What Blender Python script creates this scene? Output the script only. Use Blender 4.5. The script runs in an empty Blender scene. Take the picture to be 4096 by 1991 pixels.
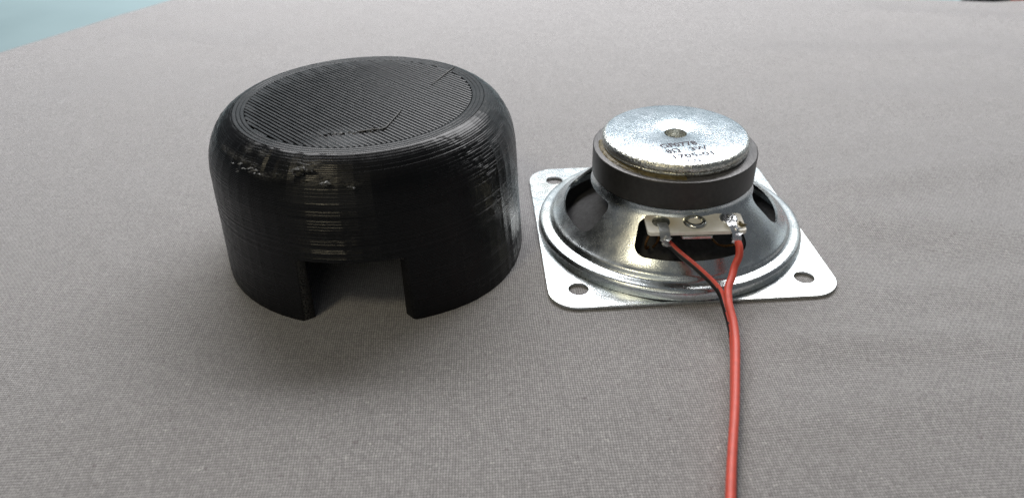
import bpy, math, random
import numpy as np
from mathutils import Vector, Matrix
from mathutils.geometry import delaunay_2d_cdt
random.seed(4)
rng = np.random.default_rng(7)
MM = 0.001
R = math.radians
scene = bpy.context.scene
COL = scene.collection

# ------------------------------------------------------------------ camera
cam_d = bpy.data.cameras.new('camera')
cam = bpy.data.objects.new('camera', cam_d); COL.objects.link(cam)
cam_d.sensor_fit = 'HORIZONTAL'; cam_d.sensor_width = 36.0; cam_d.lens = 27.33
cam_d.clip_start = 0.005; cam_d.clip_end = 50
cam.matrix_world = (Matrix.Translation((0, 0, 124.37 * MM)) @ Matrix.Rotation(R(90 - 33.14), 4, 'X')
                    @ Matrix.Rotation(R(-1.369), 4, 'Z'))
cam_d.dof.use_dof = True; cam_d.dof.focus_distance = 0.212; cam_d.dof.aperture_fstop = 17.0
scene.camera = cam

# ------------------------------------------------------------------ light (indoors: lamps)
world = bpy.data.worlds.new('World'); scene.world = world; world.use_nodes = True
bg = world.node_tree.nodes['Background']
bg.inputs['Color'].default_value = (0.86, 0.92, 1.0, 1); bg.inputs['Strength'].default_value = 0.11

def area(name, target, az, el, dist, sx, sy, power, color, spread=180):
    l = bpy.data.lights.new(name, 'AREA'); l.shape = 'RECTANGLE'; l.size = sx; l.size_y = sy
    l.energy = power; l.color = color; l.spread = R(spread)
    o = bpy.data.objects.new(name, l); COL.objects.link(o)
    d = Vector((math.cos(R(az)) * math.cos(R(el)), math.sin(R(az)) * math.cos(R(el)), math.sin(R(el))))
    o.location = Vector(target) + d * dist
    o.rotation_euler = d.to_track_quat('Z', 'Y').to_euler()
    return o
area('window_light', (0.0, 0.20, 0.02), 73, 20, 1.0, 2.2, 0.50, 2.3, (0.86, 0.95, 1.0))
area('added_back_panel', (0.06, 0.66, 0.0), 90, 86, 0.58, 0.90, 0.36, 8.8, (0.99, 0.985, 1.0), 130)  # added unseen panel: brightens the far cloth, stays out of the metal's reflections
area('ceiling_lamp', (0.02, 0.2, 0.02), -131, 54, 1.3, 0.22, 0.22, 2.75, (1.0, 0.88, 0.62))
area('room_light', (0.0, 0.2, 0.02), -114, 29, 1.3, 1.2, 0.40, 1.4, (1.0, 0.95, 0.80))

scene.view_settings.view_transform = 'Standard'; scene.view_settings.look = 'None'
scene.view_settings.exposure = 0.0; scene.view_settings.gamma = 1.0
scene.render.engine = 'CYCLES'
scene.cycles.use_denoising = True
scene.cycles.denoising_prefilter = 'NONE'; scene.cycles.denoising_input_passes = 'RGB_ALBEDO_NORMAL'
scene.cycles.use_adaptive_sampling = False
scene.cycles.sample_clamp_indirect = 3.0
scene.cycles.max_bounces = 8

# ------------------------------------------------------------------ node helpers
class NT:
    def __init__(self, name):
        self.m = bpy.data.materials.new(name); self.m.use_nodes = True
        self.t = self.m.node_tree; self.bsdf = self.t.nodes['Principled BSDF']
    def n(self, typ, **kw):
        x = self.t.nodes.new(typ)
        for k, v in kw.items(): setattr(x, k, v)
        return x
    def put(self, sock, v):
        if v is None: return
        if hasattr(v, 'is_output') or isinstance(v, bpy.types.NodeSocket): self.t.links.new(v, sock)
        else: sock.default_value = v
    def math(self, op, a, b=None, c=None):
        x = self.n('ShaderNodeMath', operation=op)
        for i, v in enumerate((a, b, c)): self.put(x.inputs[i], v)
        return x.outputs[0]
    def mix(self, f, a, b):
        x = self.n('ShaderNodeMix', data_type='RGBA')
        self.put(x.inputs['Factor'], f); self.put(x.inputs[6], a); self.put(x.inputs[7], b)
        return x.outputs[2]
    def ramp(self, f, *stops):
        x = self.n('ShaderNodeValToRGB'); e = x.color_ramp.elements
        while len(e) < len(stops): e.new(0.5)
        for k, (p, c) in zip(e, stops):
            k.position = p; k.color = c if len(c) == 4 else (*c, 1)
        self.put(x.inputs[0], f); return x.outputs[0]
    def coord(self, scale=1000.0, rot=(0, 0, 0), loc=(0, 0, 0)):
        tc = self.n('ShaderNodeTexCoord'); mp = self.n('ShaderNodeMapping')
        mp.inputs['Scale'].default_value = (scale,) * 3 if not isinstance(scale, tuple) else scale
        mp.inputs['Rotation'].default_value = rot; mp.inputs['Location'].default_value = loc
        self.t.links.new(tc.outputs['Object'], mp.inputs['Vector']); return mp.outputs['Vector']
    def noise(self, vec, scale, detail=3, rough=0.55, out='Fac', dist=0.0):
        x = self.n('ShaderNodeTexNoise'); self.put(x.inputs['Vector'], vec)
        x.inputs['Scale'].default_value = scale; x.inputs['Detail'].default_value = detail
        x.inputs['Roughness'].default_value = rough; x.inputs['Distortion'].default_value = dist
        return x.outputs[out]
    def bump(self, h, dist, strength=1.0, normal=None):
        x = self.n('ShaderNodeBump'); self.put(x.inputs['Height'], h)
        x.inputs['Distance'].default_value = dist; x.inputs['Strength'].default_value = strength
        if normal is not None: self.put(x.inputs['Normal'], normal)
        return x.outputs[0]
    def set(self, **kw):
        for k, v in kw.items(): self.put(self.bsdf.inputs[k.replace('_', ' ')], v)
        return self.m
def rgb(r, g, b): return (r, g, b, 1.0)

# ------------------------------------------------------------------ materials
def mat_cloth():
    k = NT('grey_woven_cloth')
    v = k.coord(1000.0, (0, 0, R(-2.5)))
    wob = k.noise(v, 0.05, 2, out='Color')
    add = k.n('ShaderNodeVectorMath', operation='MULTIPLY_ADD')
    k.put(add.inputs[0], wob); add.inputs[1].default_value = (2.2, 2.2, 0); k.put(add.inputs[2], v)
    fine = k.noise(v, 1.1, 1, out='Color')
    add2 = k.n('ShaderNodeVectorMath', operation='MULTIPLY_ADD')
    k.put(add2.inputs[0], fine); add2.inputs[1].default_value = (0.20, 0.20, 0); k.put(add2.inputs[2], add.outputs[0])
    s = k.n('ShaderNodeSeparateXYZ'); k.put(s.inputs[0], add2.outputs[0])
    u = k.math('DIVIDE', s.outputs[0], 0.58); w = k.math('DIVIDE', s.outputs[1], 0.70)
    fu = k.math('FLOOR', u); fw = k.math('FLOOR', w)
    su = k.math('ABSOLUTE', k.math('SINE', k.math('MULTIPLY', u, math.pi)))
    sw = k.math('ABSOLUTE', k.math('SINE', k.math('MULTIPLY', w, math.pi)))
    chk = k.math('FLOORED_MODULO', k.math('ADD', fu, fw), 2.0)
    ru = k.math('POWER', su, 0.6); rw = k.math('POWER', sw, 0.6)
    ha = k.math('MULTIPLY', ru, k.math('MULTIPLY_ADD', sw, 0.45, 0.55))
    hb = k.math('MULTIPLY', rw, k.math('MULTIPLY_ADD', su, 0.45, 0.55))
    mf = k.n('ShaderNodeMix', data_type='FLOAT')
    k.put(mf.inputs[0], chk); k.put(mf.inputs[2], ha); k.put(mf.inputs[3], hb)
    h = mf.outputs[0]
    # each thread crossing has its own shade (melange yarn)
    cmb = k.n('ShaderNodeCombineXYZ'); k.put(cmb.inputs[0], fu); k.put(cmb.inputs[1], fw)
    wn = k.n('ShaderNodeTexWhiteNoise', noise_dimensions='3D'); k.put(wn.inputs['Vector'], cmb.outputs[0])
    yarn = k.noise(k.coord((90.0, 1500.0, 1.0), (0, 0, R(-2.5))), 1.0, 2)
    yarn2 = k.noise(k.coord((1500.0, 90.0, 1.0), (0, 0, R(-2.5))), 1.0, 2)
    tone = k.math('MULTIPLY_ADD', wn.outputs['Value'], 0.34, k.math('MULTIPLY', k.math('ADD', yarn, yarn2), 0.33))
    big = k.noise(v, 0.02, 3)
    c1 = k.ramp(tone, (0.15, (0.235, 0.227, 0.225)), (0.5, (0.365, 0.353, 0.350)), (0.85, (0.515, 0.50, 0.495)))
    c2 = k.mix(k.math('MULTIPLY', big, 0.35), c1, rgb(0.33, 0.313, 0.308))
    spk = k.noise(v, 0.55, 1)
    dark = k.ramp(spk, (0.70, (0, 0, 0)), (0.78, (1, 1, 1)))
    c3 = k.mix(k.math('MULTIPLY', dark, 0.45), c2, rgb(0.13, 0.09, 0.10))
    lint = k.ramp(k.noise(v, 0.9, 0), (0.80, (0, 0, 0)), (0.815, (1, 1, 1)))
    c3 = k.mix(k.math('MULTIPLY', lint, 0.6), c3, rgb(0.62, 0.60, 0.58))
    gap = k.ramp(h, (0.22, (1, 1, 1)), (0.72, (0, 0, 0)))
    c4 = k.mix(k.math('MULTIPLY', gap, 0.88), c3, rgb(0.035, 0.032, 0.03))
    nrm = k.bump(h, 0.00016, 0.8)
    return k.set(Base_Color=c4, Roughness=0.85, Normal=nrm, Sheen_Weight=1.0, Sheen_Roughness=0.36,
                 Sheen_Tint=rgb(0.95, 0.95, 1.0), Specular_IOR_Level=0.25)

def mat_table():
    k = NT('pale_blue_paint'); v = k.coord(1000)
    n = k.noise(v, 0.012, 3)
    c = k.ramp(n, (0.3, (0.178, 0.243, 0.258)), (0.7, (0.208, 0.28, 0.296)))
    return k.set(Base_Color=c, Roughness=0.5, Specular_IOR_Level=0.15, Normal=k.bump(k.noise(v, 0.9, 3), 0.00005, 0.4))

def mat_plastic(name, scuff_glint=True, spec=0.30):
    k = NT(name); v = k.coord(1000)
    n = k.noise(v, 0.9, 4)
    c = k.ramp(n, (0.3, (0.0022, 0.0023, 0.0026)), (0.75, (0.0045, 0.0046, 0.005)))
    rough = k.ramp(k.noise(v, 0.25, 3), (0.3, (0.20,) * 3), (0.7, (0.31,) * 3))
    if scuff_glint:
        at = k.n('ShaderNodeAttribute', attribute_name='scuff_glint')
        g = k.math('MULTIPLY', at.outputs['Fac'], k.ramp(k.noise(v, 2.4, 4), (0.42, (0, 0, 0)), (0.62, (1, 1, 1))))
        c = k.mix(g, c, rgb(0.085, 0.082, 0.072))  # grey for crumbled plastic and for painted glints on facets and notch edge
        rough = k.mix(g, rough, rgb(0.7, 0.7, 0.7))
    return k.set(Base_Color=c, Roughness=rough, Specular_IOR_Level=spec,
                 Normal=k.bump(k.noise(v, 3.0, 3), 0.00001, 0.5))

def mat_zinc(name, rough=0.26, grain=2.5, gd=0.00003, tint=1.0, base=(0.71, 0.745, 0.75), speck=0.25):
    k = NT(name); v = k.coord(1000)
    big = k.noise(v, 0.07, 3)
    c = k.ramp(big, (0.25, (base[0] * .93, base[1] * .98, base[2] * 1.0)), (0.5, base),
               (0.75, (base[0] * 1.0, base[1] * .97, base[2] * (1 - .10 * tint))))
    sp = k.noise(v, grain, 2)
    c = k.mix(k.ramp(sp, (0.50, (0, 0, 0)), (0.66, (speck,) * 3)), c, rgb(0.16, 0.20, 0.25))
    r = k.ramp(k.noise(v, 0.3, 4), (0.3, (rough - .05,) * 3), (0.7, (rough + .06,) * 3))
    return k.set(Base_Color=c, Metallic=1.0, Roughness=r, Normal=k.bump(sp, gd, 1.0))

def mat_simple(name, col, rough, metal=0.0, var=0.15, scale=0.8, bd=0.00003, spec=0.5):
    k = NT(name); v = k.coord(1000); n = k.noise(v, scale, 4)
    lo = tuple(x * (1 - var) for x in col); hi = tuple(min(1, x * (1 + var)) for x in col)
    return k.set(Base_Color=k.ramp(n, (0.3, lo), (0.7, hi)), Roughness=rough, Metallic=metal,
                 Specular_IOR_Level=spec, Normal=k.bump(k.noise(v, 3.0, 3), bd, 0.6))

def mat_strip():
    k = NT('cream_fibre_board'); v = k.coord(1000)
    base = k.ramp(k.noise(v, 0.5, 4), (0.3, (0.80, 0.77, 0.68)), (0.7, (0.88, 0.86, 0.80)))
    # flux stains round the left rivet and on the right corner
    s = k.n('ShaderNodeTexCoord')
    def spot(x, y, rad):
        d = k.n('ShaderNodeVectorMath', operation='DISTANCE')
        k.put(d.inputs[0], v); d.inputs[1].default_value = (x, y, 16.6)
        return k.ramp(k.math('DIVIDE', k.math('ADD', d.outputs['Value'], k.noise(v, 0.6, 3)), rad), (0.35, (1, 1, 1)), (1.0, (0, 0, 0)))
    f = k.math('MAXIMUM', spot(-5.0, -24.6, 4.4), k.math('MAXIMUM', spot(13.4, -26.4, 3.2), spot(-10.2, -22.6, 2.6)))
    c = k.mix(k.math('MULTIPLY', f, 0.38), base, rgb(0.52, 0.36, 0.10))
    return k.set(Base_Color=c, Roughness=0.5, Normal=k.bump(k.noise(v, 2.5, 3), 0.00005, 0.5))

def mat_ferrite(name, c0, c1, rough, brushed):
    k = NT(name); v = k.coord((1000, 1000, 1000) if not brushed else (2600, 350, 1000), (0, 0, R(20) if brushed else 0))
    n = k.noise(v, 0.8 if not brushed else 1.0, 4, 0.65)
    return k.set(Base_Color=k.ramp(n, (0.3, c0), (0.7, c1)), Roughness=rough, Metallic=0.25 if brushed else 0.0,
                 Normal=k.bump(n, 0.00004, 0.5))

M = dict(
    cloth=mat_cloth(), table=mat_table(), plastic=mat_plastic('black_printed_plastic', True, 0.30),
    plastic_top=mat_plastic('black_printed_plastic_top', False, 0.30),
    crumb=mat_simple('grey_stressed_plastic', (0.075, 0.073, 0.066), 0.38, 0, .5, 1.5, 0.0001),
    zinc=mat_zinc('zinc_plated_steel'),
    disc=mat_zinc('zinc_sandblasted_steel', 0.20, 2.1, 0.00008, 0.2, (0.62, 0.69, 0.73), 0.55),
    edge=mat_zinc('zinc_disc_edge', 0.28, 1.6, 0.00030, 2.0, (0.66, 0.66, 0.62)),
    ferrite=mat_ferrite('dark_ferrite', (0.016, 0.015, 0.014), (0.034, 0.032, 0.030), 0.42, False),
    ferrite_top=mat_ferrite('ground_ferrite', (0.08, 0.075, 0.075), (0.17, 0.165, 0.165), 0.40, True),
    cone=mat_simple('black_cone_paper', (0.034, 0.034, 0.036), 0.75, 0, .4, 0.8, 0.00015),
    spider=mat_simple('dark_spider_cloth', (0.02, 0.017, 0.013), 0.85),
    strip=mat_strip(),
    rivet=mat_zinc('tinned_rivet', 0.30, 1.6, 0.00006, 1.5, (0.42, 0.42, 0.38)),
    eyelet=mat_zinc('nickel_eyelet', 0.16, 1.2, 0.00002, 1.2, (0.76, 0.74, 0.66)),
    lug=mat_zinc('dull_tinned_lug', 0.5, 1.5, 0.00004, 0.5, (0.62, 0.62, 0.60), 0.2),
    solder=mat_zinc('bright_solder', 0.26, 0.9, 0.00015, 0.0, (0.90, 0.91, 0.92), 0.1),
    red=mat_simple('red_insulation', (0.62, 0.085, 0.055), 0.42, 0, .10, 0.5, 0.00004, 0.4),
    black=mat_simple('black_insulation', (0.012, 0.011, 0.011), 0.40, 0, .2),
    copper=mat_simple('braided_copper', (0.20, 0.10, 0.035), 0.5, 0.7, .5, 2.2, 0.0002),
    glue=mat_simple('amber_glue', (0.12, 0.09, 0.03), 0.35, 0.1, .5, 0.9, 0.00015),
    ink=mat_simple('purple_grey_ink', (0.045, 0.03, 0.042), 0.7, 0, .4, 2.0),
)

# ------------------------------------------------------------------ object helpers
def root(name, label, cat, loc=(0, 0, 0)):
    o = bpy.data.objects.new(name, None); COL.objects.link(o)
    o.location = Vector(loc) * MM; o.empty_display_size = 0.01
    o['label'] = label; o['category'] = cat
    return o

def mesh(name, verts, faces, mats, parent=None, smooth=False, auto=None, mi=None):
    me = bpy.data.meshes.new(name)
    V = (np.asarray(verts, float) * MM)
    me.from_pydata(V.tolist(), [], faces if isinstance(faces, list) else faces.tolist())
    if not isinstance(mats, (list, tuple)): mats = [mats]
    for m in mats: me.materials.append(m)
    if mi is not None: me.polygons.foreach_set('material_index', np.asarray(mi, dtype=np.int32))
    me.polygons.foreach_set('use_smooth', [smooth] * len(me.polygons))
    if smooth and auto: me.set_sharp_from_angle(angle=R(auto))
    me.update()
    o = bpy.data.objects.new(name, me); COL.objects.link(o)
    if parent is not None: o.parent = parent
    return o

def revolve(name, prof, mats, parent, n=160, cx=0, cy=0, a0=0, a1=360, auto=35, jitter=0.0, closed=False):
    """prof: list of (r, z); revolved about a vertical axis at (cx, cy)."""
    full = abs(a1 - a0 - 360) < 1e-6
    m = n if full else n + 1
    A = np.radians(a0 + (a1 - a0) * np.arange(m) / n)
    V = []
    for r, z in prof:
        jr = rng.normal(0, jitter, m) if jitter and r > 0.3 else np.zeros(m)
        V.append(np.c_[cx + (r + jr) * np.cos(A), cy + (r + jr) * np.sin(A), z + 0 * A])
    V = np.concatenate(V); F = []
    k = len(prof); rows = range(k) if closed else range(k - 1)
    for j in rows:
        j2 = (j + 1) % k
        for i in range(n):
            i2 = (i + 1) % m
            F.append((j * m + i, j * m + i2, j2 * m + i2, j2 * m + i))
    return mesh(name, V, F, mats, parent, True, auto)

def smooth_path(pts, sub=8):
    P = np.asarray(pts, float); out = []
    Q = np.vstack([2 * P[0] - P[1], P, 2 * P[-1] - P[-2]])
    for i in range(1, len(Q) - 2):
        for t in np.linspace(0, 1, sub, endpoint=False):
            a, b, c, d = Q[i - 1], Q[i], Q[i + 1], Q[i + 2]
            out.append(0.5 * ((2 * b) + (c - a) * t + (2 * a - 5 * b + 4 * c - d) * t * t + (3 * b - a - 3 * c + d) * t ** 3))
    out.append(P[-1]); return np.array(out)

def tube(name, pts, rad, mats, parent, n=14, sub=8, stripe=None, cap=True, jitter=0):
    """round tube along a smoothed path; stripe(t)->(direction vector, half angle in degrees) uses material 1."""
    P = smooth_path(pts, sub); m = len(P)
    rads = np.full(m, rad) if np.isscalar(rad) else np.interp(np.linspace(0, 1, m), np.linspace(0, 1, len(rad)), rad)
    T = np.gradient(P, axis=0); T /= np.linalg.norm(T, axis=1)[:, None]
    V = []; F = []; mi = []
    for i in range(m):
        up = np.array([0, 0, 1.0]) if abs(T[i][2]) < 0.9 else np.array([0, 1.0, 0])
        sd = np.cross(T[i], up); sd /= np.linalg.norm(sd); u2 = np.cross(sd, T[i])
        for q in range(n):
            a = 2 * math.pi * q / n
            rr = rads[i] * (1 + (rng.normal(0, jitter) if jitter else 0))
            V.append(P[i] + rr * (math.cos(a) * sd + math.sin(a) * u2))
    V = np.array(V)
    for i in range(m - 1):
        for q in range(n):
            f = (i * n + q, i * n + (q + 1) % n, (i + 1) * n + (q + 1) % n, (i + 1) * n + q)
            F.append(f)
            if stripe:
                dv, ha = stripe(i / (m - 1)); c = V[list(f)].mean(0) - (P[i] + P[i + 1]) / 2
                c -= T[i] * (c @ T[i]); dv = np.array(dv) - T[i] * (np.array(dv) @ T[i])
                ang = math.degrees(math.acos(max(-1, min(1, c @ dv / np.linalg.norm(c) / np.linalg.norm(dv)))))
                mi.append(1 if ang < ha else 0)
            else: mi.append(0)
    if cap:
        F.append(tuple(range(n))[::-1]); F.append(tuple(range((m - 1) * n, m * n))); mi += [0, 0]
    return mesh(name, V, F, mats, parent, True, 50, mi)

def cdt(points, loops):
    """2-D constrained triangulation of points plus closed loops."""
    pts = [Vector(p) for p in points]; edges = []
    for lp in loops:
        s = len(pts); pts += [Vector(p) for p in lp]
        edges += [(s + i, s + (i + 1) % len(lp)) for i in range(len(lp))]
    v, e, f, *_ = delaunay_2d_cdt(pts, edges, [], 0, 1e-5)
    return np.array([(p.x, p.y) for p in v]), [tuple(t) for t in f]

def inside(P, poly):
    P = np.atleast_2d(P); poly = np.asarray(poly); x, y = P[:, 0], P[:, 1]
    c = np.zeros(len(P), bool); j = len(poly) - 1
    for i in range(len(poly)):
        xi, yi = poly[i]; xj, yj = poly[j]
        c ^= ((yi > y) != (yj > y)) & (x < (xj - xi) * (y - yi) / (yj - yi + 1e-12) + xi); j = i
    return c

def rrect(cx, cy, hx, hy, rad, n=8):
    out = []
    for sx, sy, a in ((1, 1, 0), (-1, 1, 90), (-1, -1, 180), (1, -1, 270)):
        for i in range(n + 1):
            t = R(a + 90 * i / n)
            out.append((cx + sx * (hx - rad) + rad * math.cos(t), cy + sy * (hy - rad) + rad * math.sin(t)))
    return out

def prism(name, poly, z0, z1, mats, parent, xf=None, bevel=0.0):
    n = len(poly)
    V = [(x, y, z0) for x, y in poly] + [(x, y, z1) for x, y in poly]
    if xf: V = [xf(*v) for v in V]
    F = [tuple(range(n))[::-1], tuple(range(n, 2 * n))] + [(i, (i + 1) % n, n + (i + 1) % n, n + i) for i in range(n)]
    o = mesh(name, V, F, mats, parent, True, 40)
    if bevel:
        b = o.modifiers.new('bevel', 'BEVEL'); b.width = bevel * MM; b.segments = 2; b.limit_method = 'ANGLE'; b.angle_limit = R(50)
    return o

def vnoise(x, y, seed, n=64):
    """smooth 2-D value noise on numpy arrays."""
    g = np.random.default_rng(seed).random((n, n))
    xi = np.floor(x).astype(int); yi = np.floor(y).astype(int); fx = x - xi; fy = y - yi
    fx = fx * fx * (3 - 2 * fx); fy = fy * fy * (3 - 2 * fy)
    a = g[xi % n, yi % n]; b = g[(xi + 1) % n, yi % n]; c = g[xi % n, (yi + 1) % n]; d = g[(xi + 1) % n, (yi + 1) % n]
    return (a * (1 - fx) + b * fx) * (1 - fy) + (c * (1 - fx) + d * fx) * fy

# ------------------------------------------------------------------ setting: painted table, woven cloth
CAPX, CAPY = -40.2, 199.3
SPX, SPY, TH = 46.9, 200.8, R(2.66)
tb = mesh('table_top', [(-1500, -900, -14), (1500, -900, -14), (1500, 1500, -14), (-1500, 1500, -14),
                        (-1500, -900, -40), (1500, -900, -40), (1500, 1500, -40), (-1500, 1500, -40)],
          [(0, 1, 2, 3), (7, 6, 5, 4), (0, 4, 5, 1), (1, 5, 6, 2), (2, 6, 7, 3), (3, 7, 4, 0)], M['table'])
tb['kind'] = 'structure'

def ridge(x, y, x0, y0, x1, y1, w, h):
    dx, dy = x1 - x0, y1 - y0; L = math.hypot(dx, dy); dx /= L; dy /= L
    t = (x - x0) * dx + (y - y0) * dy; s = -(x - x0) * dy + (y - y0) * dx
    end = np.clip(np.minimum(t, L - t) / (0.3 * L) + 0.6, 0, 1)
    return h * np.exp(-(s / w) ** 2) * end * end * (3 - 2 * end)
def cloth_z(x, y):
    z = 1.3 * (vnoise(x / 62 + 11.3, y / 62 + 7.1, 3) - .5) + 0.5 * (vnoise(x / 23 + 3.3, y / 23 + 9.1, 5) - .5)
    z = z + ridge(x, y, -200, 398, -120, 372, 14, 1.3) + ridge(x, y, -190, 318, -90, 300, 20, 1.0)
    z = z + ridge(x, y, 195, 408, 300, 372, 13, 2.0) + ridge(x, y, 105, 222, 190, 245, 10, 2.0)
    z = z + ridge(x, y, 62, 148, 120, 146, 7, 0.8) + ridge(x, y, 100, 205, 190, 180, 12, 1.3)
    z = z + ridge(x, y, 55, 122, 110, 126, 8, 0.6) + ridge(x, y, -100, 128, -30, 118, 14, 0.7)
    z = z + ridge(x, y, 110, 350, 220, 340, 14, 1.8) + ridge(x, y, 120, 300, 230, 285, 14, 1.5) + ridge(x, y, 62, 165, 150, 168, 8, 0.7)
    flat = np.minimum(1, np.maximum(0, (np.hypot(x - CAPX, y - CAPY) - 44) / 22))
    q = np.maximum(abs(x - SPX), abs(y - SPY)); flat = flat * np.minimum(1, np.maximum(0, (q - 40) / 16))
    return z * flat * flat * (3 - 2 * flat)
def build_cloth():
    nx, ny = 300, 280
    ts = np.linspace(0, 1, ny) ** 1.0; ss = np.linspace(0, 1, nx)
    back = lambda x: np.interp(x, [-190, 100, 190, 212, 224, 243, 255, 264, 284, 330, 420],
                               [497, 470, 445, 438, 433, 428, 424.5, 422.5, 424.5, 432, 445])
    V = np.zeros((ny, nx, 3))
    for j, t in enumerate(ts):
        y0 = 20.0
        # left edge runs through (-251,378) and (-198.6,469)
        yl = y0 + t * (497 - y0); xl = -251 + (yl - 378) * (198.6 - 251) / (378 - 469) + 1.2 * math.sin(yl / 17.0) * 0.6
        x = xl + ss * (420 - xl)
        yb = back(x); y = y0 + t * (yb - y0)
        V[j, :, 0] = x; V[j, :, 1] = y; V[j, :, 2] = cloth_z(x, y)
    # edges roll down to the table
    F = []
    idx = lambda j, i: j * nx + i
    for j in range(ny - 1):
        for i in range(nx - 1): F.append((idx(j, i), idx(j, i + 1), idx(j + 1, i + 1), idx(j + 1, i)))
    Vf = V.reshape(-1, 3).tolist()
    rim = [idx(j, 0) for j in range(ny)] + [idx(ny - 1, i) for i in range(1, nx)]
    n_out = len(rim); prev = rim
    cen = np.array([60, 230])
    for k, (out, dz) in enumerate(((0.9, -0.6), (1.4, -2.0), (1.5, -8.0), (1.5, -13.9))):
        cur = []
        for a in rim:
            p = np.array(Vf[a]); dvec = p[:2] - cen; dvec /= np.linalg.norm(dvec)
            cur.append(len(Vf)); Vf.append([p[0] + dvec[0] * out, p[1] + dvec[1] * out, (p[2] + dz) if k < 2 else dz])
        for i in range(n_out - 1): F.append((prev[i], prev[i + 1], cur[i + 1], cur[i]))
        prev = cur
    o = mesh('cloth', Vf, F, M['cloth'], None, True)
    o['label'] = 'grey woven cloth spread under the black cap and the loudspeaker, lightly creased'
    o['category'] = 'cloth'
build_cloth()

# ------------------------------------------------------------------ black 3D printed cap
cap = root('printed_cap', 'black 3D printed plastic cap with ridged layers and a square notch at its foot', 'plastic cap', (CAPX, CAPY, 0))
LAYER = 0.4; NSEG = 64; SUB = 4
NA0, NA1, NH_L = -108.06, -70.41, 47           # notch from NA0 to NA1, 47 layers high
def cap_r(z, a):
    """outer radius at height z and azimuth a (degrees): slightly flared foot, elliptical shoulder."""
    wall = 43.0 - 1.1 * np.clip(z / 33.0, 0, 1) + 2.08 * np.exp(-((((a + 180) % 360 - 180) + 42) / 28.0) ** 2) * np.clip(1 - z / 33.0, 0, 1)
    s = np.clip((z - 30.3) / 14.2, 0, 0.985)
    return np.where(z > 30.3, 31.0 + (wall - 31.0) * np.sqrt(1 - s * s), wall)
# columns: corners of the faceted print, each facet split, notch edges inserted
ang = []
for i in range(NSEG):
    for k in range(SUB): ang.append(-180 + 360 * (i + k / SUB) / NSEG)
ang = sorted([a for a in ang if min(abs(a - NA0), abs(a - NA1)) > 1.3] + [NA0, NA1])
ang = np.array(ang)
def facet_scale(a):
    h = 180.0 / NSEG; d = (a + 180) % (2 * h) - h
    return math.cos(R(h)) / np.cos(np.radians(d))
FS = facet_scale(ang)
col_n = rng.normal(0, 1, len(ang)); col_n2 = rng.normal(0, 1, len(ang))
def wav(a): return (a + 180) % 360 - 180
def cap_offset(z, li, a):
    """printing faults: streaks, seam, crumbled patches. Returns radial offset (mm) per column."""
    o = 0.018 * np.random.default_rng(100 + li).normal(0, 1) + 0 * a
    o = o + 0.03 * (vnoise(a / 14.0, z / 3.0 + 0 * a, 21) - .5) + 0.012 * (vnoise(a / 2.5, z / 9.0 + 0 * a, 22) - .5)
    right = np.clip((a + 62) / 12, 0, 1) * np.clip((30 - a) / 10, 0, 1)
    o = o + right * (z < 38) * (0.13 * (vnoise(a / 1.5 + 3, z / 40 + 0 * a, 23) - .5) + 0.012 * (vnoise(a / .9, z / 1.2 + 0 * a, 24) - .5))
    mid = np.exp(-((a + 84) / 9.0) ** 2) * np.exp(-((z - 26) / 5.5) ** 2)
    o = o + mid * 0.09 * (vnoise(a / 1.5, z / 1.1 + 0 * a, 25) - .5)
    st = np.exp(-((a + 78) / 6.0) ** 2) * np.clip((32 - z) / 4, 0, 1)
    o = o + st * 0.18 * (vnoise(a / 1.5 + 9, z / 30 + 0 * a, 26) - .5)
    sa = np.interp(z, [31, 36, 42.5, 44.5], [-30, -36.5, -43, -52])
    seam = np.exp(-((a - sa) / 1.8) ** 2) * np.clip((z - 30) / 2, 0, 1)
    o = o + seam * (0.40 * (vnoise(a / 1.1, z / .7 + 0 * a, 27) - .55))
    scar = np.clip((z - 38) / 2, 0, 1) * np.exp(-((a + 5) / 22.0) ** 2)
    o = o + scar * 0.5 * (vnoise(a / 4.0, z / 1.0 + 0 * a, 28) - .5)
    lft = np.clip((z - 38.5) / 2, 0, 1) * np.exp(-((wav(a) + 165) / 30.0) ** 2) + np.clip((z - 38.5) / 2, 0, 1) * np.exp(-((wav(a) - 195) / 30.0) ** 2)
    o = o + lft * 0.30 * (vnoise(a / 5.0, z / .9 + 0 * a, 29) - .5)
    # drooping facets of the front left shoulder lean either way
    fid = np.floor((a + 180) / (360 / NSEG)).astype(int); fd = (a + 180) / (360 / NSEG) - fid - 0.5
    lean = np.random.default_rng(91).normal(0, 1, NSEG + 1)[fid]
    o = o + np.clip((z - 38.5) / 2, 0, 1) * np.exp(-((wav(a) + 117) / 20.0) ** 4) * 0.85 * lean * fd
    back = np.clip((z - 39) / 2, 0, 1) * np.exp(-((a - 60) / 30.0) ** 2)
    o = o + back * 0.4 * (vnoise(a / 4.0, z / .9 + 0 * a, 30) - .5)
    return o
SCUFF_GLINT = [(-143, 41.0, 3, .5), (-136, 40.9, 4, .5), (-129, 41.0, 5, .6), (-123, 40.6, 4, .5), (-117.5, 39.3, 4, .6), (-112, 40, 4, .5),
         (-130, 43.0, 2.2, .7), (-122, 43, 2.0, .5), (-102.5, 42.6, 5.5, .7), (-101, 39.4, 2.2, .5), (-94, 40.0, 3.2, .55), (-85.6, 39.2, 3.4, .4)]  # crumbled patches, plus lamp glints of the shoulder facets painted as grey marks
def scuff_glint_val(z, a):
    s = 0 * a
    for a0, z0, wa, wz in SCUFF_GLINT: s = np.maximum(s, np.exp(-((wav(a - a0)) / wa) ** 2) * math.exp(-((z - z0) / wz) ** 2))
    return np.clip(s * 0.8, 0, 1)
PROF = [(0.0, -0.13), (0.06, -0.045), (0.14, -0.01), (0.2, 0.0), (0.26, -0.01), (0.34, -0.045)]   # one extruded bead
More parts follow.
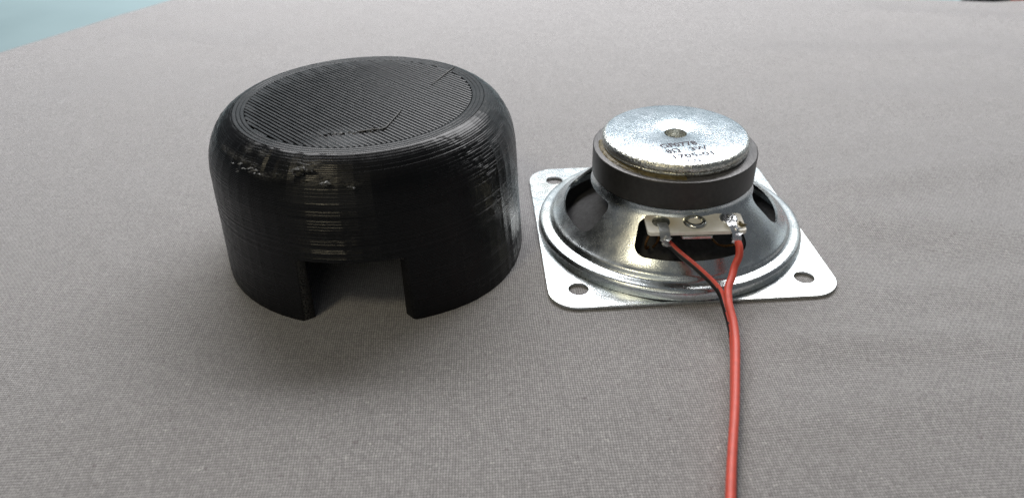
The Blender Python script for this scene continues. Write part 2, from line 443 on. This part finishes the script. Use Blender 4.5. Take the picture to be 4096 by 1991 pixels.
def shell(name, l0, l1, close_top):
    Vs = []; sc = []
    n = len(ang)
    i0 = int(np.argmin(abs(ang - NA0))); i1 = int(np.argmin(abs(ang - NA1)))
    lastrows = []
    for li in range(l0, l1):
        zc = li * LAYER + LAYER / 2
        off = cap_offset(zc, li, ang); s = scuff_glint_val(zc, ang)
        for dz, dr in PROF:
            z = li * LAYER + dz
            r = (cap_r(z, ang) + dr * (0.55 if zc < 31 else 0.6) + off) * FS
            an = ang.copy(); lean_in = min(1, z / (NH_L * LAYER)) * 2 - 1       # the cut's sides lean together
            if li < NH_L: an[i0] += 0.5 * lean_in - 0.5; an[i1] += 0.5 - 0.1 * lean_in
            r = r + s * np.random.default_rng(li * 7 + int(dz * 100)).normal(0, .07, n)
            Vs.append(np.c_[r * np.cos(np.radians(an)), r * np.sin(np.radians(an)), np.full(n, z)]); sc.append(s)
            lastrows.append(li)
    z = l1 * LAYER; r = (cap_r(z, ang) - 0.13) * FS
    Vs.append(np.c_[r * np.cos(np.radians(ang)), r * np.sin(np.radians(ang)), np.full(n, z)]); sc.append(0 * ang); lastrows.append(l1)
    rows = len(Vs); V = np.concatenate(Vs); F = []
    in_notch = [(ang[i] >= NA0 - 1e-6 and ang[i] < NA1 - 1e-6) for i in range(n)]
    i0 = int(np.argmin(abs(ang - NA0))); i1 = int(np.argmin(abs(ang - NA1)))
    for j in range(rows - 1):
        for i in range(n):
            if in_notch[i] and lastrows[j] < NH_L: continue
            F.append((j * n + i, j * n + (i + 1) % n, (j + 1) * n + (i + 1) % n, (j + 1) * n + i))
    V = V.tolist(); sc = np.concatenate(sc).tolist()
    # inner skin, notch cheeks and notch ceiling
    if l0 == 0:
        RI = 40.4
        ia = ang.copy(); ia[i0] = -106.2; ia[i1] = -72.2
        zt = l1 * LAYER; zn = NH_L * LAYER
        def row(z):
            s = len(V)
            for a in ia: V.append((RI * math.cos(R(a)), RI * math.sin(R(a)), z)); sc.append(0.0)
            return s
        b0, b1, b2 = row(0.0), row(zn), row(zt)
        for i in range(n):
            k = (i + 1) % n
            if not in_notch[i]: F.append((b0 + k, b0 + i, b1 + i, b1 + k)); F.append((i, b0 + i, b0 + k, k))
            else: F.append((NH_L * 6 * n + k, NH_L * 6 * n + i, b1 + i, b1 + k))
            F.append((b1 + k, b1 + i, b2 + i, b2 + k))
        for ii, flip in ((i0, False), (i1, True)):
            pi_ = None
            a = ia[ii]
            for j in range(NH_L * 6 + 1):
                s = len(V); z = V[j * n + ii][2]
                # rounded bead end, greyed on one side to paint in the bead glint, then the cut cheek
                ao = math.degrees(math.atan2(V[j * n + ii][1], V[j * n + ii][0])); ro = math.hypot(V[j * n + ii][0], V[j * n + ii][1]); sg = -1 if flip else 1
                dz_ = PROF[j % 6][1]
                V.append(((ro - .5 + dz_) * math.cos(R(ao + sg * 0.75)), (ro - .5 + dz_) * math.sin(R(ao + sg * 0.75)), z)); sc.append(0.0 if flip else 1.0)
                V.append((RI * math.cos(R(a)), RI * math.sin(R(a)), z)); sc.append(0.0)
                if pi_ is not None:
                    for q in ((j * n - n + ii, pi_, s, j * n + ii), (pi_, pi_ + 1, s + 1, s)): F.append(q[::-1] if flip else q)
                pi_ = s
    else:
        RI = 40.4; s0 = len(V)
        prof_in = [(40.4, l0 * LAYER), (38.6, 36.0), (35.5, 39.5), (32.0, 41.6)]
        for r, z in prof_in:
            for a in ang: V.append((r * math.cos(R(a)), r * math.sin(R(a)), z)); sc.append(0.0)
        for j in range(3):
            for i in range(n):
                k = (i + 1) % n
                F.append((s0 + j * n + k, s0 + j * n + i, s0 + (j + 1) * n + i, s0 + (j + 1) * n + k))
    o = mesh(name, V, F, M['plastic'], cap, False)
    at = o.data.attributes.new('scuff_glint', 'FLOAT', 'POINT'); at.data.foreach_set('value', np.array(sc, dtype=np.float32))
    return o
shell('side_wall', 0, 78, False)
shell('shoulder', 78, 110, True)

# top: base disc, three perimeter beads, diagonal infill strands
ZT = 44.0
RI_IN = 30.4
tp = revolve('top_panel', [(0, ZT - 0.5), (RI_IN, ZT - 0.5), (RI_IN + .05, ZT - 0.05), (RI_IN + 3.2, ZT - 0.05), (RI_IN + 3.3, ZT - 0.4), (33.4, 41.7), (0, 41.6)], M['plastic_top'], cap, 128)
for k in range(3):
    r0 = RI_IN + 0.55 + 1.05 * k
    pr = [(r0 + 0.53 * math.cos(t), ZT - 0.06 + 0.17 * max(0, math.sin(t)) ** 0.5) for t in np.linspace(math.pi, 0, 9)]
    revolve('perimeter_bead', pr, M['plastic_top'], tp, 128, auto=80, jitter=0.012)
PITCH = 1.12
def strands():
    V = []; F = []
    dirv = np.array([math.cos(R(-46)), math.sin(R(-46))]); nrm = np.array([-dirv[1], dirv[0]])
    k = int(RI_IN / PITCH) + 1
    for q in range(-k, k + 1):
        c = q * PITCH + rng.normal(0, .02)
        if abs(c) >= RI_IN - .04: continue
        L = math.sqrt(RI_IN ** 2 - c * c); m = max(3, int(2 * L / 1.2))
        zo = rng.normal(0, .004); rows = []
        for j in range(m + 1):
            s = -L + 2 * L * j / m
            # strands fuse near their left ends and in patches
            x, y = dirv * s + nrm * c
            fuse = np.clip((6.5 - (s + L)) / 5, 0, 1) * (0.55 + .45 * math.sin(q * 1.7))
            fuse = max(fuse, np.clip(1.2 - math.hypot(x + 1, (y + 25.5) * 1.3) / 9, 0, .9))
            w = 0.37 + 0.19 * fuse + rng.normal(0, .007)
            hh = 0.18 + zo + rng.normal(0, .0025) + 0.014 * (vnoise(np.array([x / 9 + 20]), np.array([y / 9 + 20]), 44)[0] - .5)
            row = []
            for off, dz in ((-w - .05, -0.46), (-w, hh * .55), (-w * .55, hh * .965), (0, hh), (w * .55, hh * .965), (w, hh * .55), (w + .05, -0.46)):
                p = dirv * s + nrm * (c + off); row.append(len(V)); V.append((p[0], p[1], ZT - .05 + dz))
            rows.append(row)
        for a, b in zip(rows[:-1], rows[1:]):
            for i in range(6): F.append((a[i], b[i], b[i + 1], a[i + 1]))
        F.append(tuple(rows[0])); F.append(tuple(rows[-1][::-1]))
    o = mesh('infill_strands', V, F, M['plastic_top'], tp, True, 35)
    o['kind'] = 'stuff'
strands()
# scar of crumbled plastic with a loose string running from it, and a second string at the rim
def crumbs(name, pts, n, spread, size, mat, parent):
    V = []; F = []
    for _ in range(n):
        t = rng.random() * (len(pts) - 1); i = int(t); f = t - i
        p = np.array(pts[i]) * (1 - f) + np.array(pts[min(i + 1, len(pts) - 1)]) * f + rng.normal(0, 1, 3) * np.array(spread)
        s = size * (0.5 + rng.random()); b = len(V)
        q = rng.normal(0, 1, (6, 3)) * s * .25 + np.array([(1.6, 0, 0), (-1.6, 0, 0), (0, 1, 0), (0, -1, 0), (0, 0, .6), (0, 0, -.6)]) * s * (0.6 + .8 * rng.random((6, 1)))
        for v in q: V.append(p + v)
        for a, c in ((0, 2), (2, 1), (1, 3), (3, 0)):
            F.append((b + a, b + c, b + 4)); F.append((b + c, b + a, b + 5))
    return mesh(name, V, F, mat, parent)
sc = crumbs('scar', [(-7.8, -23.5, ZT + .05), (-3, -23, ZT + .1), (2, -22.4, ZT + .1), (6, -21.6, ZT + .1), (9, -20.6, ZT + .08)], 70, (.5, .4, .03), .30, M['plastic_top'], cap)
crumbs('scar', [(-6, -23.2, ZT + .15), (2, -22.4, ZT + .2), (8, -20.9, ZT + .18)], 26, (.5, .35, .05), .26, M['crumb'], cap)
tube('plastic_string', [(3, -22.0, ZT + .3), (6, -21.5, ZT + .45), (9, -20.4, ZT + .35), (10.2, -16.6, ZT + .3), (11.8, -10.5, ZT + .28), (12.2, -8.0, ZT + .15)], [.22, .2, .16, .13, .12, .08], M['crumb'], cap, 8, 5)
tube('plastic_string', [(18.8, 8.7, ZT + .18), (21.5, 15.2, ZT + .28), (24.4, 22.2, ZT + .2)], [.08, .12, .16], M['crumb'], cap, 8, 5)
for pts, n, sp, sz in (([(-9.6, -38.0, 42.0), (-8.0, -37.9, 42.4), (-6.0, -38.3, 42.3)], 26, (.4, .2, .35), .55),
                       ([(-3.2, -40.6, 39.9), (-2.0, -40.7, 39.9)], 12, (.6, .12, .25), .34), ([(3.0, -41.0, 39.0), (4, -41, 39.1)], 8, (.5, .1, .15), .28),
                       ([(-25, -31.5, 40.6), (-18.5, -35.8, 40.3)], 22, (.8, .3, .4), .28)):
    c = crumbs('torn_plastic', pts, n, sp, sz, M['crumb'], cap)
tube('plastic_string', [(13.6, -38.9, 18.6), (13.2, -39.4, 17.8), (12.6, -39.5, 18.4)], .14, M['crumb'], cap, 6, 4)

# ------------------------------------------------------------------ loudspeaker, lying on its face
spk = root('loudspeaker', 'square zinc plated loudspeaker lying face down with its round magnet upwards', 'loudspeaker', (SPX, SPY, 0))
ct, st_ = math.cos(TH), math.sin(TH)
rot = lambda x, y: (x * ct - y * st_, x * st_ + y * ct)
def plate():
    HP = 39.0
    outline = rrect(0, 0, HP, HP, 8.0, 10)
    opening = [(35.5 * math.cos(t), 35.5 * math.sin(t)) for t in np.linspace(0, 2 * math.pi, 120, endpoint=False)]
    holes = [[(sx * 30.8 + 2.75 * math.cos(t), sy * 30.8 + 2.75 * math.sin(t)) for t in np.linspace(0, 2 * math.pi, 28, endpoint=False)] for sx in (-1, 1) for sy in (-1, 1)]
    grid = [(x, y) for x in np.arange(-38, 38.1, 2.0) for y in np.arange(-38, 38.1, 2.0)]
    G = np.array(grid); ok = inside(G, outline) & ~inside(G, opening)
    for h in holes: ok &= np.hypot(G[:, 0] - np.mean([p[0] for p in h]), G[:, 1] - np.mean([p[1] for p in h])) > 3.4
    v, f = cdt(G[ok].tolist(), [outline, opening] + holes)
    cen = np.array([v[list(t)].mean(0) for t in f]); keep = inside(cen, outline) & ~inside(cen, opening)
    for h in holes: keep &= ~inside(cen, h)
    f = [t for t, kq in zip(f, keep) if kq]
    # stamped sheet is never quite flat
    warp = 0.30 * (vnoise(v[:, 0] / 26 + 31.2, v[:, 1] / 26 + 17.7, 61) - .5)
    # crease pressed along the middle of the front edge
    warp += -0.22 * np.exp(-((v[:, 0] + 8) / 9.0) ** 2) * np.clip((-v[:, 1] - 33) / 6, 0, 1)
    V = [(*rot(x, y), 0.95 + w) for (x, y), w in zip(v, warp)]
    o = mesh('mounting_plate', V, f, M['zinc'], spk, True, 40)
    s = o.modifiers.new('thickness', 'SOLIDIFY'); s.thickness = 0.75 * MM; s.offset = -1
    es = o.modifiers.new('crisp_edges', 'EDGE_SPLIT'); es.split_angle = R(42)
    return o
mp = plate()

PROFB = [(22.2, 19.1), (22.2, 18.2), (22.5, 17.3), (23.1, 16.4)]
PROFB += [(r, 39.5 - r) for r in np.linspace(24.0, 31.8, 9)]
PROFB += [(32.6, 6.95), (33.3, 6.4), (33.9, 5.95), (34.35, 5.75), (34.6, 5.4), (34.8, 4.75), (35.1, 4.4), (35.5, 4.25), (36.3, 4.15), (37.2, 4.08), (37.8, 3.95), (38.25, 3.6), (38.55, 3.0), (38.7, 2.2), (38.75, 1.05)]
def basket():
    PR = np.array(PROFB); s = np.r_[0, np.cumsum(np.hypot(*np.diff(PR, axis=0).T))]
    ru = lambda v: np.interp(v, s, PR[:, 0]); zu = lambda v: np.interp(v, s, PR[:, 1])
    vlo = np.interp(-16.2, -PR[:13, 1], s[:13]); vhi = np.interp(-8.35, -PR[:13, 1], s[:13])
    K = 0.5                                                       # mm per degree in the flat drawing
    wins = []
    for c in (0, 90, 180, 270):
        w = []
        hv = (vhi - vlo) / 2; mv = (vhi + vlo) / 2
        for x, y in rrect(0, 0, 30.5 * K, hv, 2.6, 6):
            bow = 1.0 + 0.06 * math.cos(y / hv * 1.2) - 0.05 * (y / hv)
            w.append(((c * K) + x * bow, mv + y))
        # more points along long sides so they stay curved on the cone
        d = []
        for (x0, y0), (x1, y1) in zip(w, w[1:] + w[:1]):
            n = max(1, int(math.hypot(x1 - x0, y1 - y0) / 0.9))
            d += [(x0 + (x1 - x0) * i / n, y0 + (y1 - y0) * i / n) for i in range(n)]
        wins.append(d)
    U = np.arange(-45, 315.01, 2.5) * K
    grid = np.array([(u, v) for u in U for v in s])
    ok = np.ones(len(grid), bool)
    for w in wins:
        W = np.array(w); ok &= ~inside(grid, w)
        ok &= np.min(np.hypot(grid[:, None, 0] - W[None, :, 0], grid[:, None, 1] - W[None, :, 1]), axis=1) > 0.3
    v, f = cdt(grid[ok].tolist(), wins)
    cen = np.array([v[list(t)].mean(0) for t in f]); keep = np.ones(len(f), bool)
    for w in wins: keep &= ~inside(cen, w)
    f = [t for t, kq in zip(f, keep) if kq]
    a = np.radians(v[:, 0] / K) + TH; r = ru(v[:, 1]); z = zu(v[:, 1])
    r = r + 0.05 * (vnoise(v[:, 0] / 6 + 5, v[:, 1] / 6 + 5, 71) - .5) * (z < 16) * np.clip((np.minimum(v[:, 0] + 22.5, 157.5 - v[:, 0])) / 5, 0, 1)
    V = np.c_[r * np.cos(a), r * np.sin(a), z]
    # weld the seam
    key = {}; remap = []
    NV = []
    for p in V:
        q = (round(p[0], 3), round(p[1], 3), round(p[2], 3))
        if q not in key: key[q] = len(NV); NV.append(p)
        remap.append(key[q])
    F = [tuple(remap[i] for i in t) for t in f]; F = [t for t in F if len(set(t)) == 3]
    o = mesh('basket', NV, F, M['zinc'], spk, True, 60)
    # outward normals
    import bmesh
    bm = bmesh.new(); bm.from_mesh(o.data); bmesh.ops.recalc_face_normals(bm, faces=bm.faces)
    ff = max(bm.faces, key=lambda q: q.calc_center_median().xy.length)
    if ff.normal.dot(Vector((*ff.calc_center_median().xy, 0))) < 0: bmesh.ops.reverse_faces(bm, faces=bm.faces)
    bm.to_mesh(o.data); bm.free()
    for p in o.data.polygons: p.use_smooth = True
    sm = o.modifiers.new('thickness', 'SOLIDIFY'); sm.thickness = 0.7 * MM; sm.offset = -1
    es = o.modifiers.new('crisp_edges', 'EDGE_SPLIT'); es.split_angle = R(50)
    return o
bk = basket()
revolve('top_flange', [(11.5, 19.0), (21.9, 19.0), (22.6, 18.95), (22.7, 18.6), (22.2, 18.3), (11.5, 18.3)], M['zinc'], bk, 120)
revolve('cone', [(35.2, 1.0), (34.0, 2.6), (32.5, 1.6), (31.0, 1.3), (30.3, 2.0), (26, 5.2), (20, 9.3), (14, 12.6), (10.8, 14.2), (10.8, 18.2)], M['cone'], spk, 96, auto=70)
revolve('spider', [(10.9, 13.8), (12.3, 15.2), (13.6, 14.4), (14.9, 15.6), (16.2, 14.8), (17.5, 16.0), (19, 15.4), (20.6, 16.6), (21.6, 16.8)], M['spider'], spk, 96, auto=80)
mg = revolve('magnet', [(12, 19.12), (22.6, 19.12), (23.05, 19.5), (23.05, 27.1), (22.85, 27.3)], M['ferrite'], spk, 160, auto=30, jitter=0.008)
revolve('magnet_face', [(22.86, 27.29), (22.6, 27.38), (12, 27.38)], M['ferrite_top'], mg, 160, auto=40, jitter=0.02)
bp = revolve('back_plate', [(20.1, 27.5), (20.35, 27.9), (20.45, 28.6), (20.3, 28.75), (20.55, 29.2), (20.55, 29.9), (20.4, 30.4), (20.1, 30.8), (19.6, 31.02)], M['edge'], spk, 180, auto=60, jitter=0.035)
revolve('back_face', [(19.62, 31.02), (19.3, 31.09), (10, 31.09), (3.5, 31.09), (3.15, 30.95)], M['disc'], bp, 160, auto=40)
revolve('centre_hole', [(3.15, 30.95), (2.95, 30.2), (2.8, 28.6), (0.0, 26.6)], M['edge'], bp, 48, auto=40, jitter=0.03)
gl = revolve('glue_bead', [(20.2, 27.9), (20.9, 27.75), (21.3, 27.5), (21.5, 27.36)], M['glue'], mg, 80, a0=-190, a1=-92, auto=70, jitter=0.10)

# printed lettering on the back face
def lettering(txt, x0, y0, w, h):
    cu = bpy.data.curves.new('lettering', 'FONT'); cu.body = txt; cu.size = 1.0; cu.extrude = 0.0; cu.offset = 0.022
    cu.resolution_u = 3
    tmp = bpy.data.objects.new('lettering_tmp', cu); COL.objects.link(tmp)
    dg = bpy.context.evaluated_depsgraph_get()
    me = bpy.data.meshes.new_from_object(tmp.evaluated_get(dg))
    bpy.data.objects.remove(tmp); bpy.data.curves.remove(cu)
    P = np.array([v.co[:2] for v in me.vertices]); lo = P.min(0); hi = P.max(0)
    P = (P - lo) / (hi - lo) * [w, h]
    a = R(10.4); sh = -0.10
    X = P[:, 0] + sh * P[:, 1]; Y = P[:, 1]
    F = [tuple(p.vertices) for p in me.polygons]; bpy.data.meshes.remove(me)
    V = np.c_[x0 + X * math.cos(a) - Y * math.sin(a), y0 + X * math.sin(a) + Y * math.cos(a), np.full(len(X), 31.09 + 0.025)]
    mesh('lettering', V, F, M['ink'], bp)
for t, x0, y0, w, h in (('GF0778', -5.45, -9.85, 10.4, 2.45), ('8\u03a9   3W', -4.5, -13.05, 11.7, 2.4),
                        ('1705-01', -3.15, -16.35, 11.2, 2.2), ('CN', 0.2, -18.9, 3.3, 2.1)):
    lettering(t, x0, y0, w, h)

# terminal strip with rivets, eyelet, lugs
TILT = 0.10
def tilt(x, y, z): return (x, y, z + (y + 25) * TILT)
ts = prism('terminal_strip', [tuple(np.array(p)) for p in rrect(1.75, -25.1, 12.95, 3.9, 1.0, 4)], 15.5, 16.6, M['strip'], spk, tilt, 0.15)
def rivet(x, y, r, mat):
    o = revolve('rivet', [(0, 17.06), (r * .45, 17.02), (r * .8, 16.98), (r, 16.85), (r * 1.02, 16.6)], mat, ts, 40, x, y, auto=60, jitter=0.03)
    for v in o.data.vertices: v.co.z += (v.co.y + 25 * MM) * TILT
    return o
rivet(-7.2, -24.5, 2.35, M['rivet'])
ey = revolve('eyelet', [(0.0, 15.6), (1.2, 15.5), (1.5, 15.9), (1.6, 16.6), (1.75, 17.05), (2.2, 17.3), (2.7, 17.25), (3.1, 16.95), (3.2, 16.6)], M['eyelet'], ts, 48, 1.75, -24.7, auto=60)
fl = prism('eyelet_flap', [(2.0, -26.0), (3.3, -25.2), (3.2, -23.6), (2.3, -23.0), (1.6, -24.0)], 16.0, 16.4, M['eyelet'], ts)
rr_ = rivet(10.9, -23.7, 2.35, M['solder'])
crumbs('solder_blob', [(9.8, -23.6, 16.95), (11, -23.4, 17.0), (12.0, -24.0, 16.95)], 8, (.5, .4, .02), .42, M['rivet'], ts)
crumbs('flux_residue', [(13.6, -26.6, 16.5), (14.2, -26.0, 16.5)], 10, (.35, .5, .05), .5, M['glue'], ts)
prism('support_tab', rrect(1.75, -26, 4.2, 3.4, .8, 3), 14.7, 15.35, M['zinc'], ts, tilt)
def ribbon(name, pts, w, t, mat, parent):
    P = smooth_path(pts, 4); V = []; F = []
    T = np.gradient(P, axis=0)
    for i, p in enumerate(P):
        tt = T[i] / np.linalg.norm(T[i]); sd = np.cross(tt, [0, 0, 1.0])
        sd = sd / np.linalg.norm(sd) if np.linalg.norm(sd) > .1 else np.array([1.0, 0, 0]); nn = np.cross(sd, tt)
        ww = np.interp(i / (len(P) - 1), np.linspace(0, 1, len(w)), w)
        for a, b in ((-1, -1), (1, -1), (1, 1), (-1, 1)): V.append(p + sd * a * ww / 2 + nn * b * t / 2)
    for i in range(len(P) - 1):
        for q in range(4): F.append((i * 4 + q, i * 4 + (q + 1) % 4, i * 4 + 4 + (q + 1) % 4, i * 4 + 4 + q))
    F += [(3, 2, 1, 0), tuple(range(len(P) * 4 - 4, len(P) * 4))]
    return mesh(name, V, F, mat, parent, True, 40)
ribbon('solder_lug', [(-7.1, -25.5, 16.95), (-6.95, -27.5, 16.6), (-7.0, -28.9, 16.3), (-6.7, -29.8, 15.0), (-6.4, -30.0, 13.4), (-6.1, -29.6, 12.2)], [2.6, 2.6, 2.7, 3.0, 3.0, 2.2], 0.4, M['lug'], ts)
crumbs('solder_blob', [(-6.9, -29.9, 14.9), (-6.4, -30.2, 14.0)], 12, (.3, .2, .3), .6, M['lug'], ts)
ribbon('solder_lug', [(10.9, -25.2, 17.1), (10.9, -27.2, 17.0), (11.3, -28.6, 16.3), (11.7, -29.6, 15.2), (11.8, -30.4, 14.0), (11.7, -30.6, 13.2)], [2.4, 2.4, 2.4, 2.5, 2.4, 2.2], 0.7, M['solder'], ts)
crumbs('solder_blob', [(10.8, -26.6, 17.2), (11.3, -28.4, 16.6), (11.9, -29.8, 15.2)], 6, (.3, .3, .04), .55, M['solder'], ts)
tube('tinsel_lead', [(-9.2, -24.6, 15.4), (-10.4, -26.0, 13.2), (-10.9, -25.4, 10.5), (-10.4, -24.0, 8.0), (-9.5, -22.6, 7.6)], .36, M['copper'], spk, 8, 6, jitter=.12)
tube('tinsel_lead', [(-7.6, -22.6, 15.2), (-7.2, -24.0, 12.5), (-7.6, -23.6, 9.5), (-8.4, -23.0, 7.8)], .34, M['copper'], spk, 8, 6, jitter=.12)
tube('tinsel_lead', [(12.8, -25.0, 15.2), (13.6, -26.6, 12.2), (12.2, -26.0, 9.8), (9.6, -23.6, 8.4), (8.0, -21.4, 9.0)], .34, M['copper'], spk, 8, 6, jitter=.12)

# ------------------------------------------------------------------ red twin wire
wr = root('twin_wire', 'red two strand wire soldered to the loudspeaker terminals and running forward over the cloth', 'wire', (SPX, SPY - 40, 0))
off = np.array([SPX, SPY - 40, 0])
right = [(58.86, 169.67, 14.0), (58.95, 168.2, 13.2), (58.65, 166.59, 11.6), (57.3, 164.7, 9.7), (56.2, 162.2, 8.4), (54.52, 158.69, 7.3), (53.68, 153.79, 6.0),
         (53.6, 148.2, 4.6), (52.69, 142.04, 3.6), (51.01, 135.18, 3.1), (47.49, 121.89, 2.95), (44.64, 112.24, 2.9), (42.11, 103.56, 2.9), (40.46, 97.56, 2.9), (37.04, 84.8, 2.9), (33, 68, 2.9), (28, 45, 2.9)]
left = [(40.5, 173.6, 13.3), (41.08, 172.02, 13.0), (42.34, 170.5, 12.2), (44.04, 168.7, 11.2), (47.6, 165.46, 9.3), (51.0, 162.0, 7.2), (52.9, 158.9, 5.6), (53.3, 154.2, 4.2),
        (53.3, 148.2, 2.8), (52.5, 142.0, 1.7), (50.9, 135.1, 1.15), (47.6, 121.9, 1.05), (44.95, 112.2, 1.0), (42.6, 103.5, 1.0), (41.05, 97.5, 1.0), (37.7, 84.7, 1.0), (33.7, 68, 1.0), (28.7, 45, 1.0)]
tube('conductor', [np.array(p) - off for p in right], [.98, 1.0, 1.0], [M['red']], wr, 20, 8)
def stripe(t):
    if t < 0.45: return (-.75, -.66, -.35), 66
    f = min(1, (t - .45) / .2)
    return (-.75 + 1.65 * f, -.66 * (1 - f), -.35 - .2 * f), 70
lw = tube('conductor', [np.array(p) - off for p in left], [.95, .97, 1.0], [M['red'], M['black']], wr, 24, 8, stripe=stripe)
lw['label'] = 'red conductor with a black stripe along its side'

# ------------------------------------------------------------------ tool beyond the cloth's back edge
tl = root('hand_tool', 'black and red hand tool lying behind the cloth at the far right corner', 'tool', (272, 452, -14))
def lathe_x(name, prof, mat, parent):
    V = []; F = []; n = 24
    for x, r in prof:
        for q in range(n):
            a = 2 * math.pi * q / n; V.append((x, r * math.cos(a), 14.5 + r * math.sin(a)))
    for j in range(len(prof) - 1):
        for q in range(n): F.append((j * n + q, j * n + (q + 1) % n, (j + 1) * n + (q + 1) % n, (j + 1) * n + q))
    F += [tuple(range(n))[::-1], tuple(range((len(prof) - 1) * n, len(prof) * n))]
    return mesh(name, V, F, mat, parent, True, 50)
lathe_x('grip', [(-7, 6), (-6, 10), (-2, 12.5), (2, 14), (8, 14.3), (11, 13), (13, 12)], M['black'], tl)
lathe_x('handle', [(13, 12.2), (15, 13.4), (28, 14.2), (75, 14.3), (92, 13), (97, 9), (98, 4)], M['red'], tl)
lathe_x('shaft', [(98, 3.2), (170, 3.2), (172, 2.5)], M['zinc'], tl)
